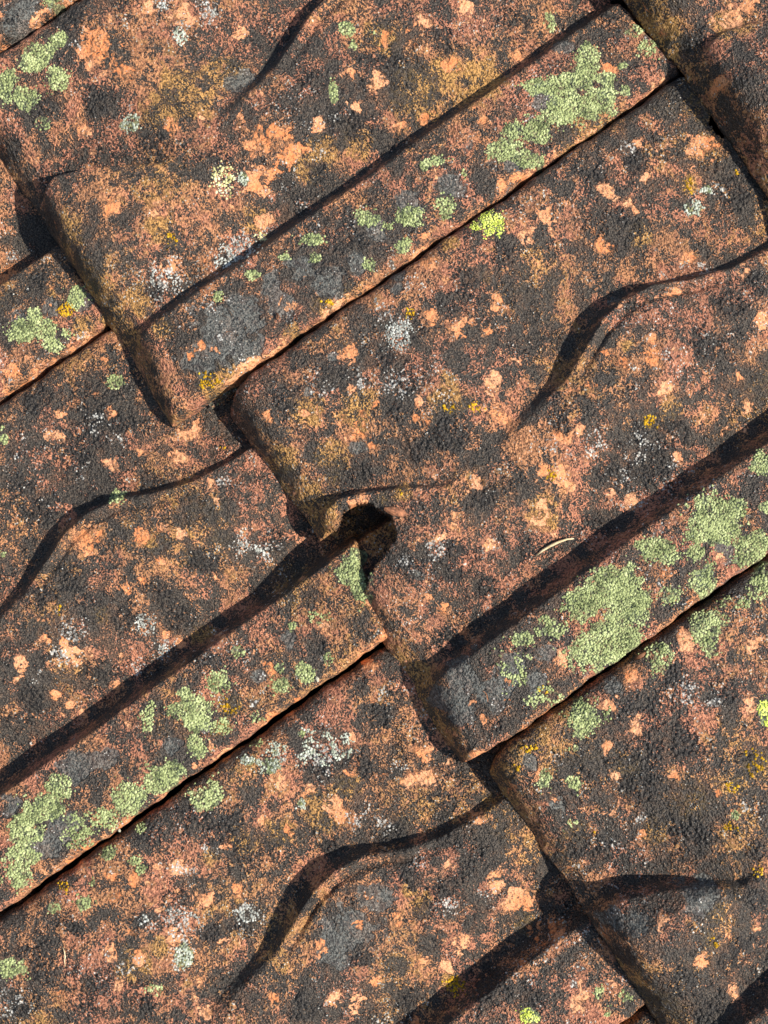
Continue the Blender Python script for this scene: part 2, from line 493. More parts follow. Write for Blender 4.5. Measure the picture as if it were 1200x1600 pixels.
CRUST = """60,330,30 110,20,40 190,15,24 440,60,26 610,100,24 700,60,30 560,200,26 480,120,20 345,250,26 250,230,30 150,160,26 70,160,24 800,30,26 630,230,20
500,270,20 470,330,24 350,410,18 250,455,18 500,420,30 560,385,24 1000,260,26 1150,300,30 940,270,22 1180,440,22 1140,480,26 1100,540,26 1010,720,55 960,740,30
870,660,26 1000,480,20 730,440,24 640,590,30 600,560,20 700,680,30 620,640,20 780,400,24 650,700,28 720,880,40 660,890,34 760,780,26 820,860,26 700,1000,30
760,920,24 930,820,30 1060,670,24 150,660,40 120,720,36 60,620,24 200,660,24 240,760,30 60,800,34 30,760,24 140,790,30 110,910,30 60,940,24 200,960,30
250,920,26 320,880,28 430,850,24 280,960,26 50,1090,26 150,1050,26 310,1030,26 240,1050,22 420,1080,14 500,1010,18 380,1180,18 360,1300,40 300,1280,30 420,1330,30
240,1300,26 500,1180,40 560,1190,30 600,1120,26 640,1160,24 560,1060,24 620,1080,20 520,1320,20 100,1440,36 60,1500,40 130,1550,40 230,1560,30 40,1570,30 270,1400,24
220,1440,20 330,1460,22 380,1440,24 480,1410,26 560,1400,22 620,1320,30 700,1310,24 680,1400,36 630,1370,24 640,1560,30 760,1540,34 560,1500,20 840,1560,26 480,1580,26
880,1250,26 930,1330,40 1000,1230,34 1080,1300,36 1080,1150,36 1020,1180,26 1130,1080,26 1050,1060,24 1170,1180,20 1060,1540,40 1150,1490,36 1110,1580,36 1180,1400,26 980,1500,20 1180,1330,20
1140,930,14 1000,960,6 1090,60,18 1170,120,24 20,230,22 60,440,20 20,30,20 950,30,18"""
GREY = """345,520,46 310,560,30 380,490,34 440,470,28 510,440,26 470,420,24 395,540,22 560,410,20 365,135,16 385,125,14 420,445,20 700,290,20 640,320,20 590,360,24
725,1060,34 770,1080,30 720,1100,28 800,1050,26 840,1070,20 690,1090,20 850,1020,18 120,1200,24 160,1190,20 95,1290,26 80,1320,24 20,1260,18 270,1170,16 320,1130,14
550,1450,40 520,1480,30 590,1400,26 1090,1410,24 1110,1390,18 1000,1450,20 960,1440,18 870,1260,18 830,1190,14 960,1070,14 35,30,30 20,60,20 850,150,20 800,260,14 880,70,14
940,150,10 480,610,8 560,700,14 620,450,10 520,560,10 130,470,16 80,480,14 30,500,12 740,1010,6 450,1000,14 400,1060,14 620,430,12 655,900,10 960,470,10 1100,900,18 1130,860,14"""
OCHRE = """290,150,40 350,120,30 260,170,30 500,240,26 560,220,24 480,270,20 250,360,24 215,470,24 255,515,16 400,340,22 750,130,40 650,150,40 690,120,30 600,60,26
330,592,22 350,575,22 380,560,16 500,478,18 540,455,14 455,515,12 700,380,14 760,430,10 700,620,30 480,640,24 560,640,30 520,720,30 440,720,24 480,780,26 515,790,16
980,540,10 1050,640,18 850,800,26 1075,290,12 1000,370,20 240,850,12 160,960,14 310,990,16 360,1105,18 345,1140,14 500,1270,30 440,1300,20 380,1310,22 540,1230,22
810,1180,18 790,1210,20 840,1150,20 880,1110,16 1180,1195,26 1150,1230,16 1080,1250,30 980,1200,26 1020,1300,20 900,1300,18 1120,1430,16 1110,1470,14 1140,40,24 1100,160,34 1150,200,30 1040,60,30
130,510,16 165,500,10 60,590,12 80,460,8 210,1510,24 330,1340,14 250,1480,14 660,1410,18 700,1530,14 640,1390,12 820,1440,18 760,1250,14 560,790,20 625,770,14 600,780,14 1010,660,14 110,360,24 150,440,20"""
WHITE = """265,440,30 375,395,34 325,15,18 255,5,16 280,55,16 120,70,14 415,370,14 465,330,16 110,980,26 100,1020,22 60,1060,14 380,855,26 410,865,22 260,1015,18 215,1040,14
150,660,20 130,740,16 180,690,14 430,1180,20 505,1172,38 280,1440,28 390,1430,24 290,1490,22 285,1365,18 240,1440,18 140,1490,10 200,1510,18 1000,700,26 975,740,24 1050,720,14
850,1050,6 1110,1090,20 1070,1080,20 1000,1280,14 620,600,30 610,500,30 560,600,20 980,230,14 1080,320,16 640,440,12 680,860,24 640,880,20 330,1330,14 1160,930,10 600,1290,16
560,1280,14 620,1200,14 760,1400,14 650,1340,14 700,1420,18 10,1570,26 20,1580,20 350,755,14 20,400,12 930,690,24 870,1190,10 1170,1260,14 500,600,20 1120,300,14 1100,420,14"""
# lichen crusts: kind, x, y, rx, ry, density
LICHEN = """green,60,85,20,16,1 green,50,100,14,10,1 green,92,62,12,13,1 green,92,122,16,18,1 green,8,135,14,24,1 green,38,153,17,15,1 green,65,192,9,9,.6 grey,205,192,13,13,.8
green,115,3,10,8,.9 green,82,6,11,7,.9 green,541,45,13,11,1 green,521,143,8,15,1 green,553,73,6,7,.9 cream,351,278,17,20,.9 grey,381,279,7,11,1 green,588,50,9,7,.4
green,918,92,17,22,1 green,908,118,17,20,1 green,845,133,26,16,1 green,880,127,22,14,1 green,902,168,34,22,1 green,938,158,24,20,1 green,870,180,24,18,1 green,838,205,26,18,1 green,800,205,20,16,1 green,788,232,26,16,.9
green,822,248,24,12,1 green,976,142,9,9,1 green,972,103,10,9,.9 green,1010,77,16,13,.7 green,946,122,13,10,1 green,990,48,11,9,.7 green,685,250,20,8,.9 green,664,259,7,7,1 green,637,338,24,17,1 green,697,322,14,20,.8
green,628,384,14,10,.8 green,725,270,5,7,.7 lime,764,349,22,20,1.1 green,860,37,8,15,.7 grey,1084,327,12,11,.7 grey,1100,296,12,8,.7 green,960,177,7,6,.8
green,485,374,18,10,1 green,442,401,11,8,1 green,492,403,8,9,1 green,577,411,10,11,.9 green,395,430,11,9,1 green,577,340,19,13,1 green,340,463,7,8,.9 green,602,352,10,8,.8
green,120,461,17,17,1 green,52,517,30,22,1.1 green,30,522,22,10,1 green,80,542,14,13,1 green,54,490,12,9,.9 green,106,523,9,7,.7 green,180,597,11,9,.8 green,5,686,9,9,1 green,182,776,15,12,1 green,4,668,4,5,.8 green,4,864,5,5,.8
green,546,893,24,18,1.1 green,558,872,14,16,1.1 green,566,915,14,22,1.1 green,570,938,12,10,1.1 green,577,906,9,14,.5 green,457,978,7,7,.7 green,492,966,16,12,.45 green,477,1052,17,15,1 green,435,1072,15,15,1 green,437,1043,8,8,.8
green,512,1027,9,11,.6 green,340,1066,18,15,.7 green,370,1020,10,10,.7 green,300,1110,30,22,1 green,312,1128,18,14,1 green,287,1081,9,9,.9 green,307,1165,18,18,1.1 green,231,1125,13,20,.6 green,400,1121,11,9,.7
green,346,1136,16,14,.5 green,202,1245,23,27,1.1 green,250,1220,31,24,1.1 green,272,1206,16,16,1 green,98,1232,18,17,.9 green,66,1262,30,20,1 green,48,1278,18,14,1 green,30,1296,15,22,1 green,34,1352,22,32,1 green,57,1303,13,15,.9
green,145,1290,38,20,.5 green,165,1278,18,14,.6 green,120,1310,26,16,.4 green,6,1360,16,22,.4 green,320,1245,22,20,.8 green,332,1238,10,20,.7 green,217,1292,9,8,.9 green,172,1331,12,10,1 green,132,1412,14,12,1 green,85,1416,11,8,.7
green,222,1358,7,6,.9 green,145,1380,6,7,.7 green,18,1510,20,15,.8 green,210,1345,9,7,.5 grey,422,1195,15,13,.8 grey,437,1171,16,11,.6 green,400,1161,10,7,.7 grey,387,1185,13,7,.7 green,470,1146,7,6,.8
grey,505,1170,36,26,.35 grey,287,1496,15,20,.8 white,272,1424,12,10,.6 white,300,1440,10,12,.6 white,388,1427,17,13,.55 white,233,1441,10,10,.5 grey,472,1255,9,9,.8 green,241,1546,10,8,.5
white,619,524,24,24,.9 white,632,512,12,16,.9 white,228,976,14,14,.8 white,380,856,10,9,.6 white,405,861,9,8,.6 white,255,1015,9,8,.6 white,371,398,30,18,.55 white,392,385,16,12,.7 white,352,405,14,16,.6 white,257,436,26,14,.5 cream,410,370,12,9,.5 white,326,16,13,14,.6 white,254,4,14,8,.5 grey,281,55,9,12,.6
green,940,930,40,30,1 green,960,905,36,24,1 green,975,950,32,34,1 green,960,1000,40,32,1 green,930,1030,36,22,1 green,905,1000,14,14,.6 green,985,1010,20,20,1 green,905,950,26,22,1 green,1000,935,14,22,1
green,1112,800,34,34,1 green,1095,830,26,24,1 green,1130,825,24,24,1 green,1150,790,14,18,1 green,1170,862,32,24,1 green,1192,845,12,20,1 green,1096,907,18,26,1 green,1040,868,28,16,1 green,1020,858,18,14,1
green,1045,927,20,13,.7 green,1090,862,14,11,1 green,1003,852,14,9,.9 green,1190,722,13,20,1 green,1196,792,8,10,1 green,862,982,20,18,.7 green,815,997,16,11,.8 green,800,1040,20,32,.5 green,852,1090,22,18,.45 green,880,1010,22,14,.45
green,910,1118,22,30,.9 green,1100,987,26,30,.8 green,1120,970,16,18,.7 green,1028,1027,18,20,.7 green,1150,942,20,12,.6 green,1192,905,16,34,.8 green,1180,920,10,16,.6 green,850,1219,18,17,.9 green,897,1224,11,12,.9 lime,1196,1114,9,20,1
green,895,1168,9,7,.6 green,890,1290,12,10,.3 green,1147,1275,8,8,.8 green,950,1118,9,12,.4 lime,827,1588,13,11,.9 green,935,1552,8,9,.7 green,977,1557,10,9,.7 green,950,1580,9,7,.5
yellow,707,1537,15,14,1 yellow,827,1170,13,5,.9 yellow,803,1200,13,6,.9 yellow,1016,660,12,10,.8 yellow,740,638,12,9,.7 yellow,700,636,8,7,.6 yellow,625,767,7,6,.9 yellow,642,491,7,8,.8 yellow,100,1381,10,8,.9
yellow,1182,1195,16,22,.6 yellow,1143,1230,9,7,.9 yellow,1139,1292,11,8,.7 yellow,1183,1360,9,8,.7 yellow,1118,1472,10,9,.8 yellow,925,1300,8,7,.5 yellow,335,590,20,11,.9 yellow,320,602,10,8,.8 yellow,362,1105,16,13,.5 yellow,102,482,10,9,.8 yellow,88,950,7,8,.7
yellow,265,376,10,9,.6 yellow,350,695,7,6,.5 yellow,862,742,8,10,.6 yellow,1152,268,6,5,.6 yellow,1077,288,8,9,.7 yellow,850,1080,8,6,.6 yellow,835,1110,10,6,.6 yellow,510,474,18,6,.35"""

def parse(s):
    return [tuple(float(q) for q in p.split(',')) for p in s.split()]

PXM = 1.0 / 3150.0          # metres on the roof per photo pixel, near enough for mark sizes

def add_splats(data, chan):
    for x, y, r in parse(data):
        f = find_tile(x, y, TILES)
        if f:
            T, lx, ly, s = f
            T['splats'].append((chan, lx, ly, r * PXM * s / 0.56))
for data, chan in ((PATCH, 0), (CRUST, 1), (GREY, 2), (OCHRE, 3), (WHITE, 4)):
    add_splats(data, chan)

# image right / image down expressed in the roof plane, for lichen outlines
IMG_R = (CAM_R @ Vector((1, 0, 0))).xy
IMG_D = (CAM_R @ Vector((0, -1, 0))).xy

LICH = []
for i, p in enumerate(LICHEN.split()):
    q = p.split(',')
    kind, (x, y, rx, ry, den) = q[0], [float(k) for k in q[1:]]
    f = find_tile(x, y, TILES)
    if f:
        T, lx, ly, s = f
        k = PXM * s / 0.56
        LICH.append((T, kind, lx, ly, rx * k, ry * k, den, i))

# ------------------------------------------------------------------ tile mesh
def tile_mesh(name, T, res):
    P = T['P']
    seed = P['seed']
    nx = int(W / res)
    nb = int((YTOP - 0.012) / res)
    ne = max(8, int(0.036 / res))
    s = np.linspace(0, 1, nx + 1)
    # body rows (from the top down), then the rolled-over lower end
    rows = []
    yb = np.linspace(YTOP, 0.012, nb + 1)
    X = np.zeros((nb + 1 + ne, nx + 1)); Y = np.zeros_like(X); Z = np.zeros_like(X)
    for j, yv in enumerate(yb):
        pass
    Yb = np.repeat(yb[:, None], nx + 1, 1)
    xg = s[None, :] * W
    out = end_out(xg, P)
    ft = foot(xg, P)
    ystart = out + ft + 0.0110
    # compress rows so that the last body row follows the start of the roll-over
    k = (Yb - 0.012) / (YTOP - 0.012)
    Yb = ystart + k * (YTOP - ystart)
    Xb = x_in(Yb, P) + s[None, :] * (x_out(Yb, P) - x_in(Yb, P))
    Zb = surf(Xb, Yb, P)
    X[:nb + 1], Y[:nb + 1], Z[:nb + 1] = Xb, Yb, Zb
    ytop = (out + ft)[0]
    y0, z0 = Yb[-1], Zb[-1]
    for e in range(1, ne + 1):
        t = e / ne
        b0, b1, b2, b3 = (1 - t) ** 3, 3 * t * (1 - t) ** 2, 3 * t * t * (1 - t), t ** 3
        y = b0 * y0 + b1 * (ytop + 0.003) + b2 * (ytop - 0.001) + b3 * ft[0]
        zf = -END_H
        H = z0 - zf
        z = b0 * z0 + b1 * (z0 - 0.0003) + b2 * (z0 - 0.25 * H) + b3 * zf
        yy = np.maximum(y, 0.0)
        x = x_in(yy, P) + s * (x_out(yy, P) - x_in(yy, P))
        # the roll's and the left side's rounding goes on round the end
        X[nb + e], Y[nb + e] = x, y
        Z[nb + e] = z
    # crust grains and pitting as real relief
    fields = wear_fields(X, Y, T)
    cr = sstep(0.45, 0.75, fields[1] * 0.8 + 0.5 * fbm(X, Y, 110, seed + 5, 2))
    grain = fbm(X, Y, 420, seed + 15, 2)
    Z[:nb + 1] += (cr * (grain - 0.35) * 0.0018 + (fbm(X, Y, 300, seed + 16, 2) - 0.5) * 0.0004)[:nb + 1]
    Y[nb + 1:] += ((grain - 0.5) * 0.0010)[nb + 1:]

    R, Cn = X.shape
    co = np.stack([X, Y, Z], -1).reshape(-1, 3)
    idx = np.arange(R * Cn).reshape(R, Cn)
    quads = np.stack([idx[:-1, :-1], idx[1:, :-1], idx[1:, 1:], idx[:-1, 1:]], -1).reshape(-1, 4)
    cx = co[quads].mean(1)
    keep = np.ones(len(quads), bool)
    for poly in T.get('cuts', []):
        jx = cx[:, 0] + 0.0045 * (fbm(cx[:, 0], cx[:, 1], 170, seed + 71, 3, .7) - 0.5)
        jy = cx[:, 1] + 0.0045 * (fbm(cx[:, 0], cx[:, 1], 170, seed + 72, 3, .7) - 0.5)
        keep &= ~in_poly(jx, jy, poly)
    quads = quads[keep]
    # walls: every open edge of the sheet is carried down by the tile's thickness
    e = np.concatenate([quads[:, [0, 1]], quads[:, [1, 2]], quads[:, [2, 3]], quads[:, [3, 0]]])
    key = np.minimum(e[:, 0], e[:, 1]).astype(np.int64) * (R * Cn) + np.maximum(e[:, 0], e[:, 1])
    u, inv, cnt = np.unique(key, return_inverse=True, return_counts=True)
    be = e[cnt[inv] == 1]
    bv = np.unique(be)
    nseg = 5
    base = len(co)
    remap = -np.ones(R * Cn, np.int64)
    remap[bv] = np.arange(len(bv))
    layers = [co]
    prev = bv
    allq = [quads]
    for kx in range(1, nseg + 1):
        d = 0.0125 * kx / nseg
        lay = co[bv].copy()
        low = lay[:, 2] < -END_H + 0.001
        jit = (fbm(lay[:, 0] + lay[:, 1], lay[:, 1] * 0 + d, 300, seed + 90, 2) - 0.5) * 0.0012
        lay[:, 2] -= np.where(low, d * 0.1, d)
        lay[:, 0] += jit
        lay[:, 1] += jit * 0.8 + np.where(low, d * 0.6, 0)
        cur = base + np.arange(len(bv))
        base += len(bv)
        layers.append(lay)
        pa = prev[remap[be[:, 0]]] if kx > 1 else be[:, 0]
        pb = prev[remap[be[:, 1]]] if kx > 1 else be[:, 1]
        allq.append(np.stack([pb, pa, cur[remap[be[:, 0]]], cur[remap[be[:, 1]]]], -1))
        prev = cur
    # plain underside
    ux = np.linspace(0.004, W * 0.985, 12); uy = np.linspace(0.016, L - 0.004, 14)
    UX, UY = np.meshgrid(ux, uy)
    UZ = surf(UX, UY, P) - 0.0135
    under = np.stack([UX, UY, UZ], -1).reshape(-1, 3)
    ui = base + np.arange(len(under)).reshape(UX.shape)
    uq = np.stack([ui[:-1, :-1], ui[:-1, 1:], ui[1:, 1:], ui[1:, :-1]], -1).reshape(-1, 4)
    if T.get('cuts'):
        uc = np.concatenate(layers + [under])[uq].mean(1)
        ku = np.ones(len(uq), bool)
        for poly in T['cuts']:
            for dx, dy in ((0, 0), (.01, 0), (-.01, 0), (0, .01), (0, -.01)):
                ku &= ~in_poly(uc[:, 0] + dx, uc[:, 1] + dy, poly)
        uq = uq[ku]
    layers.append(under)
    allq.append(uq)
    co = np.concatenate(layers).astype(np.float32)
    quads = np.concatenate(allq).astype(np.int32)
    # drop unused vertices
    used = np.unique(quads)
    rm = np.zeros(len(co), np.int32)
    rm[used] = np.arange(len(used))
    co = co[used]
    quads = rm[quads]

    me = bpy.data.meshes.new(name)
    me.vertices.add(len(co))
    me.vertices.foreach_set('co', co.ravel())
    me.loops.add(quads.size)
    me.loops.foreach_set('vertex_index', quads.ravel())
    me.polygons.add(len(quads))
    me.polygons.foreach_set('loop_start', np.arange(0, quads.size, 4, dtype=np.int32))
    me.polygons.foreach_set('use_smooth', np.ones(len(quads), bool))
    me.update(calc_edges=True)
    F = []
    for f in fields:
        g = f.ravel()
        F.append(np.concatenate([g] + [g[bv]] * nseg + [np.full(len(under), 0.3)])[used])
    a = me.attributes.new('wear_a', 'FLOAT_COLOR', 'POINT')
    a.data.foreach_set('color', np.stack([F[0], F[1], F[2], F[6]], -1).astype(np.float32).ravel())
    a = me.attributes.new('wear_b', 'FLOAT_COLOR', 'POINT')
    a.data.foreach_set('color', np.stack([F[3], F[4], F[5], np.ones_like(F[5])], -1).astype(np.float32).ravel())
    a = me.attributes.new('tile_seed', 'FLOAT_VECTOR', 'POINT')
    a.data.foreach_set('vector', np.tile(np.array([seed * 0.371, seed * 0.173, seed * 0.057], np.float32), len(co)))
    me.materials.append(MAT_CLAY)
    return me

def wear_fields(x, y, T):
    """how much bare clay, black crust, grey film, ochre dust, pale specks, lichen tint and clay specks each spot carries"""
    seed = T['P']['seed']
    F = [np.zeros_like(x) for _ in range(7)]
    lo = fbm(x, y, 28, seed + 40, 3)
    F[0] += 0.30 * sstep(.50, .78, fbm(x, y, 75, seed + 41, 3))
    F[1] += 0.24 + 0.42 * (fbm(x, y, 38, seed + 42, 3) - 0.42)
    F[3] += 0.08 + 0.7 * (fbm(x, y, 24, seed + 43, 3) - 0.5)
    F[4] += 0.22 * sstep(.5, .75, fbm(x, y, 40, seed + 44, 2))
    streak = fbm(x * 95, y * 13, 1.0, seed + 46, 3) - 0.5
    F[6] += 0.47 + T['P'].get('bare', 0) + 1.25 * (lo - 0.5) + 0.35 * streak
    F[1] -= 0.22 * streak
    edge = np.clip(1 - (x_out(np.maximum(y, 0), T['P']) - x) / 0.0045, 0, 1)
    rn = fbm(x, y, 60, seed + 47, 2)
    F[0] += 0.55 * edge * sstep(.40, .62, rn)
    F[6] += 0.45 * edge
    F[1] -= 0.3 * edge
    F[2] += 0.20 * sstep(.78, .80, x / W) * sstep(.35, .65, fbm(x, y, 45, seed + 48, 2))
    ridge = np.exp(-((x / W - .782) / .012) ** 2)
    F[6] += 0.22 * ridge * sstep(.35, .6, rn)
    F[1] -= 0.2 * ridge
    front = 1 - sstep(.004, .016, y)
    F[1] -= 0.25 * front
    F[3] += 0.16 * front
    F[6] += 0.05 * front
    wob = fbm(x, y, 150, seed + 50, 3) - 0.5
    wob2 = fbm(x, y, 150, seed + 51, 3) - 0.5
    for chan, sx, sy, r in T['splats']:
        R = r * 2.2
        m = (np.abs(x - sx) < R) & (np.abs(y - sy) < R)
        if not m.any():
            continue
        dx = x[m] - sx + wob[m] * r * 1.1
        dy = y[m] - sy + wob2[m] * r * 1.1
        d = np.sqrt(dx * dx + dy * dy) / r
        g = np.clip(1.45 - d, 0, 1)
        if chan == 0:
            F[0][m] = np.maximum(F[0][m], 0.68 * np.clip(1.22 - 0.72 * d, 0, 1))
            F[1][m] -= 0.35 * g
        elif chan == 1:
            F[1][m] = np.maximum(F[1][m], 0.62 * g)
            F[6][m] -= 0.14 * g
        elif chan == 2:
            F[2][m] = np.maximum(F[2][m], 0.62 * g)
            F[6][m] -= 0.2 * g
            F[1][m] -= 0.25 * g
            F[3][m] -= 0.3 * g
        elif chan == 3:
            F[3][m] = np.maximum(F[3][m], 0.55 * g)
            F[6][m] += 0.12 * g
        else:
            F[4][m] = np.maximum(F[4][m], 0.6 * g)
    for (TT, kind, lx, ly, rx, ry, den, i) in LICH:
        if TT is not T or kind == 'yellow':
            continue
        R = max(rx, ry) * 1.5
        m = (np.abs(x - lx) < R) & (np.abs(y - ly) < R)
        if not m.any():
            continue
        d = lichen_dist(x[m], y[m], lx, ly, rx, ry, i)
        g = np.clip((1.15 - d) / 0.35, 0, 1) * min(1, den)
        if kind in ('green', 'grey', 'lime'):
            F[5][m] = np.maximum(F[5][m], 0.75 * g)
        else:
            F[4][m] = np.maximum(F[4][m], 0.45 * g)
        F[1][m] -= 0.2 * g
        F[0][m] -= 0.3 * g
    return [np.clip(f, 0, 1) for f in F]

def lichen_dist(x, y, lx, ly, rx, ry, i):
    """1 on the crust's outline; the outline is lobed"""
    dx, dy = x - lx, y - ly
    a = dx * IMG_R[0] + dy * IMG_R[1]
    b = dx * IMG_D[0] + dy * IMG_D[1]
    d = np.sqrt((a / rx) ** 2 + (b / ry) ** 2)
    n = fbm(x + i * 0.37, y - i * 0.21, 140, 500 + i, 3) - 0.5
    n2 = fbm(x + i * 0.17, y + i * 0.31, 420, 700 + i, 2) - 0.5
    return d + n * 1.25 + n2 * 0.55

# ------------------------------------------------------------------ the roof and its tiles
roof = bpy.data.objects.new('tiled_roof', None)
COL.objects.link(roof)
roof.matrix_world = ROOF
roof['label'] = 'weathered orange clay tile roof blackened with crust and spotted with green lichen'
roof['category'] = 'roof'
roof['kind'] = 'structure'

LABELS = {
    'T0': 'tile in the upper left corner of which only the side roll shows',
    'T1': 'large tile in the upper left with a long side roll and lime green lichen',
    'T2': 'tile in the middle with a broken hole in its lower nose',
    'T3': 'tile in the lower right corner with a dark folded nose',
    'U0': 'tile at the left edge with green lichen on its side roll',
    'U1': 'tile left of the broken hole with lichen along its side roll',
    'U2': 'tile at the bottom with a dark curved step across its middle',
    'U3': 'sliver of a tile at the bottom edge of the photograph',
    'V1': 'shaded end of a tile in the upper right corner',
}
for T in TILES:
    me = tile_mesh('roof_tile', T, T['res'])
    ob = bpy.data.objects.new('roof_tile', me)
    COL.objects.link(ob)
    ob.parent = roof
    ob.matrix_local = T['M']
    ob['label'] = LABELS[T['key']]
    T['obj'] = ob

# the roof goes on past the frame: plain tiles that share two coarser meshes
fill = []
for q in range(2):
    fill.append(tile_mesh('roof_tile', dict(key='F', P=dict(seed=131 + 20 * q), splats=[]), 0.0024))
k = 0
for row in range(-2, 3):
    stag = STAG if row % 2 else 0.0
    for col in range(-3, 5):
        X, Y = (col + stag) * W, row * L
        if any(abs(T['X'] - X) < 0.05 and abs(T['Y'] - Y) < 0.06 for T in TILES):
            continue
        ob = bpy.data.objects.new('roof_tile', fill[k % 2])
        COL.objects.link(ob)
        ob.parent = roof
        ob.matrix_local = tile_matrix(X, Y)
        k += 1

# ------------------------------------------------------------------ lichen crusts: many small domed grains each
rng = np.random.default_rng(5)
ang = np.arange(6) * math.pi / 3
DOME = np.concatenate([np.stack([np.cos(ang), np.sin(ang), np.full(6, -0.25)], -1),
                       np.stack([0.78 * np.cos(ang + .5), 0.78 * np.sin(ang + .5), np.full(6, 0.55)], -1),
                       [[0, 0, 0.9]]])
DF = []
for q in range(6):
    r = (q + 1) % 6
    DF += [[q, r, 6 + q], [r, 6 + r, 6 + q], [6 + q, 6 + r, 12]]
DF = np.array(DF)

def lichen_patch(T, kind, lx, ly, rx, ry, den, i):
    g = {'green': .00062, 'lime': .00052, 'grey': .00062, 'white': .0006, 'yellow': .00066, 'cream': .0007}[kind]
    step = g * 1.6
    R = max(rx, ry) * 1.45
    n = int(R / step)
    gx, gy = np.meshgrid(np.arange(-n, n + 1) * step, np.arange(-n, n + 1) * step)
    px = lx + gx.ravel() + rng.uniform(-.5, .5, gx.size) * step
    py = ly + gy.ravel() + rng.uniform(-.5, .5, gx.size) * step
    d = lichen_dist(px, py, lx, ly, rx, ry, i)
    P = T['P']
    stray = rng.random(px.size) < 0.10
    ok = ((d < 1.0) | ((d < 1.35) & stray)) & (px > x_in(py, P) + .0015) & (px < x_out(py, P) - .0008) & (py > 0.012) & (py < YTOP)
    ok &= ~((px > .73 * W) & (py > L + P.get('long', 0) + P.get('slant', 0) * (1 - np.clip((px / W - .77) / .22, 0, 1)) - .001))
    cover = fbm(px, py, 330, 900 + i, 2)
    ok &= (cover < 0.30 + 0.42 * min(den, 1.2)) | (rng.random(px.size) < (den - 0.6) * 0.6)
    if kind in ('white', 'yellow', 'cream'):
        ok &= rng.random(px.size) < 0.85
    px, py, d = px[ok], py[ok], d[ok]
    m = len(px)
    if m < 3:
        return
    pz = surf(px, py, P) + 0.0001
    edge = np.clip((1.0 - d) / 0.35, 0.2, 1)
    r = g * rng.uniform(0.5, 1.3, m) * (0.72 + 0.28 * edge)
    h = r * rng.uniform(0.3, 0.85, m) * (0.5 + 0.5 * edge)
    th = rng.uniform(0, 6.28, m)
    c, s = np.cos(th), np.sin(th)
    sq = rng.uniform(0.75, 1.2, m)
    dx, dy, dz = DOME[:, 0], DOME[:, 1], DOME[:, 2]
    vx = px[:, None] + r[:, None] * (c[:, None] * dx * sq[:, None] - s[:, None] * dy)
    vy = py[:, None] + r[:, None] * (s[:, None] * dx * sq[:, None] + c[:, None] * dy)
    vz = pz[:, None] + h[:, None] * dz
    co = np.stack([vx, vy, vz], -1).reshape(-1, 3).astype(np.float32)
    fc = (DF[None] + (np.arange(m) * 13)[:, None, None]).reshape(-1, 3).astype(np.int32)
    me = bpy.data.meshes.new('lichen_patch')
    me.vertices.add(len(co))
    me.vertices.foreach_set('co', co.ravel())
    me.loops.add(fc.size)
    me.loops.foreach_set('vertex_index', fc.ravel())
    me.polygons.add(len(fc))
    me.polygons.foreach_set('loop_start', np.arange(0, fc.size, 3, dtype=np.int32))
    me.polygons.foreach_set('use_smooth', np.ones(len(fc), bool))
    me.update(calc_edges=True)
    tone = np.repeat(np.clip(rng.normal(0.5, 0.2, m) + 1.1 * (fbm(px, py, 210, 1200 + i, 2) - 0.5), 0, 1), 13).astype(np.float32)
    a = me.attributes.new('tone', 'FLOAT', 'POINT')
    a.data.foreach_set('value', tone)
    me.materials.append(MAT_LICHEN[kind])
    ob = bpy.data.objects.new('lichen_patch', me)
    COL.objects.link(ob)
    ob.parent = T['obj']
    ob['label'] = {'green': 'pale green grainy lichen crust', 'lime': 'bright lime green lichen disc', 'grey': 'grey green lichen crust',
                   'white': 'whitish speckled lichen crust', 'yellow': 'golden yellow lichen tuft', 'cream': 'cream coloured lichen crust'}[kind]

for a in LICH:
    lichen_patch(*a)

# ------------------------------------------------------------------ battens and underlay beneath the tiles
def box_obj(name, x0, x1, y0, y1, z0, z1, mat):
    me = bpy.data.meshes.new(name)
    v = [(x, y, z) for z in (z0, z1) for y in (y0, y1) for x in (x0, x1)]
    f = [(0, 2, 3, 1), (4, 5, 7, 6), (0, 1, 5, 4), (2, 6, 7, 3), (0, 4, 6, 2), (1, 3, 7, 5)]
    me.from_pydata(v, [], f)
    me.materials.append(mat)
    ob = bpy.data.objects.new(name, me)
    COL.objects.link(ob)
    ob.parent = roof
    return ob
for row in range(-2, 4):
    y = row * L + 0.030
    box_obj('batten', -.62, 1.1, y + .004, y + 0.044, -0.058, -0.030, MAT_WOOD)
box_obj('underlay', -.62, 1.1, -.6, .9, -0.064, -0.0585, MAT_FELT)

# ------------------------------------------------------------------ small loose things lying on the tiles
def strip_mesh(name, pts, width, thick, mat):
    """a thin tapered blade through points given in tile coordinates"""
    n = len(pts)
    P3 = [Vector(p) for p in pts]
    v, f = [], []
    for i, p in enumerate(P3):
        t = (P3[min(i + 1, n - 1)] - P3[max(i - 1, 0)]).normalized()
        side = t.cross(Vector((0, 0, 1))).normalized()
        k = math.sin(math.pi * (0.08 + 0.86 * i / (n - 1))) ** 0.6
        for q in range(6):
            a = q * math.pi / 3
            v.append(p + side * (width * k * math.cos(a)) + Vector((0, 0, thick * k * math.sin(a))))
    for i in range(n - 1):
        for q in range(6):
            r = (q + 1) % 6
            f.append((i * 6 + q, i * 6 + r, (i + 1) * 6 + r, (i + 1) * 6 + q))
    f.append(tuple(range(5, -1, -1)))
    f.append(tuple((n - 1) * 6 + q for q in range(6)))
    me = bpy.data.meshes.new(name)
    me.from_pydata([tuple(q) for q in v], [], f)
    me.polygons.foreach_set('use_smooth', np.ones(len(me.polygons), bool))
    me.materials.append(mat)
    return me

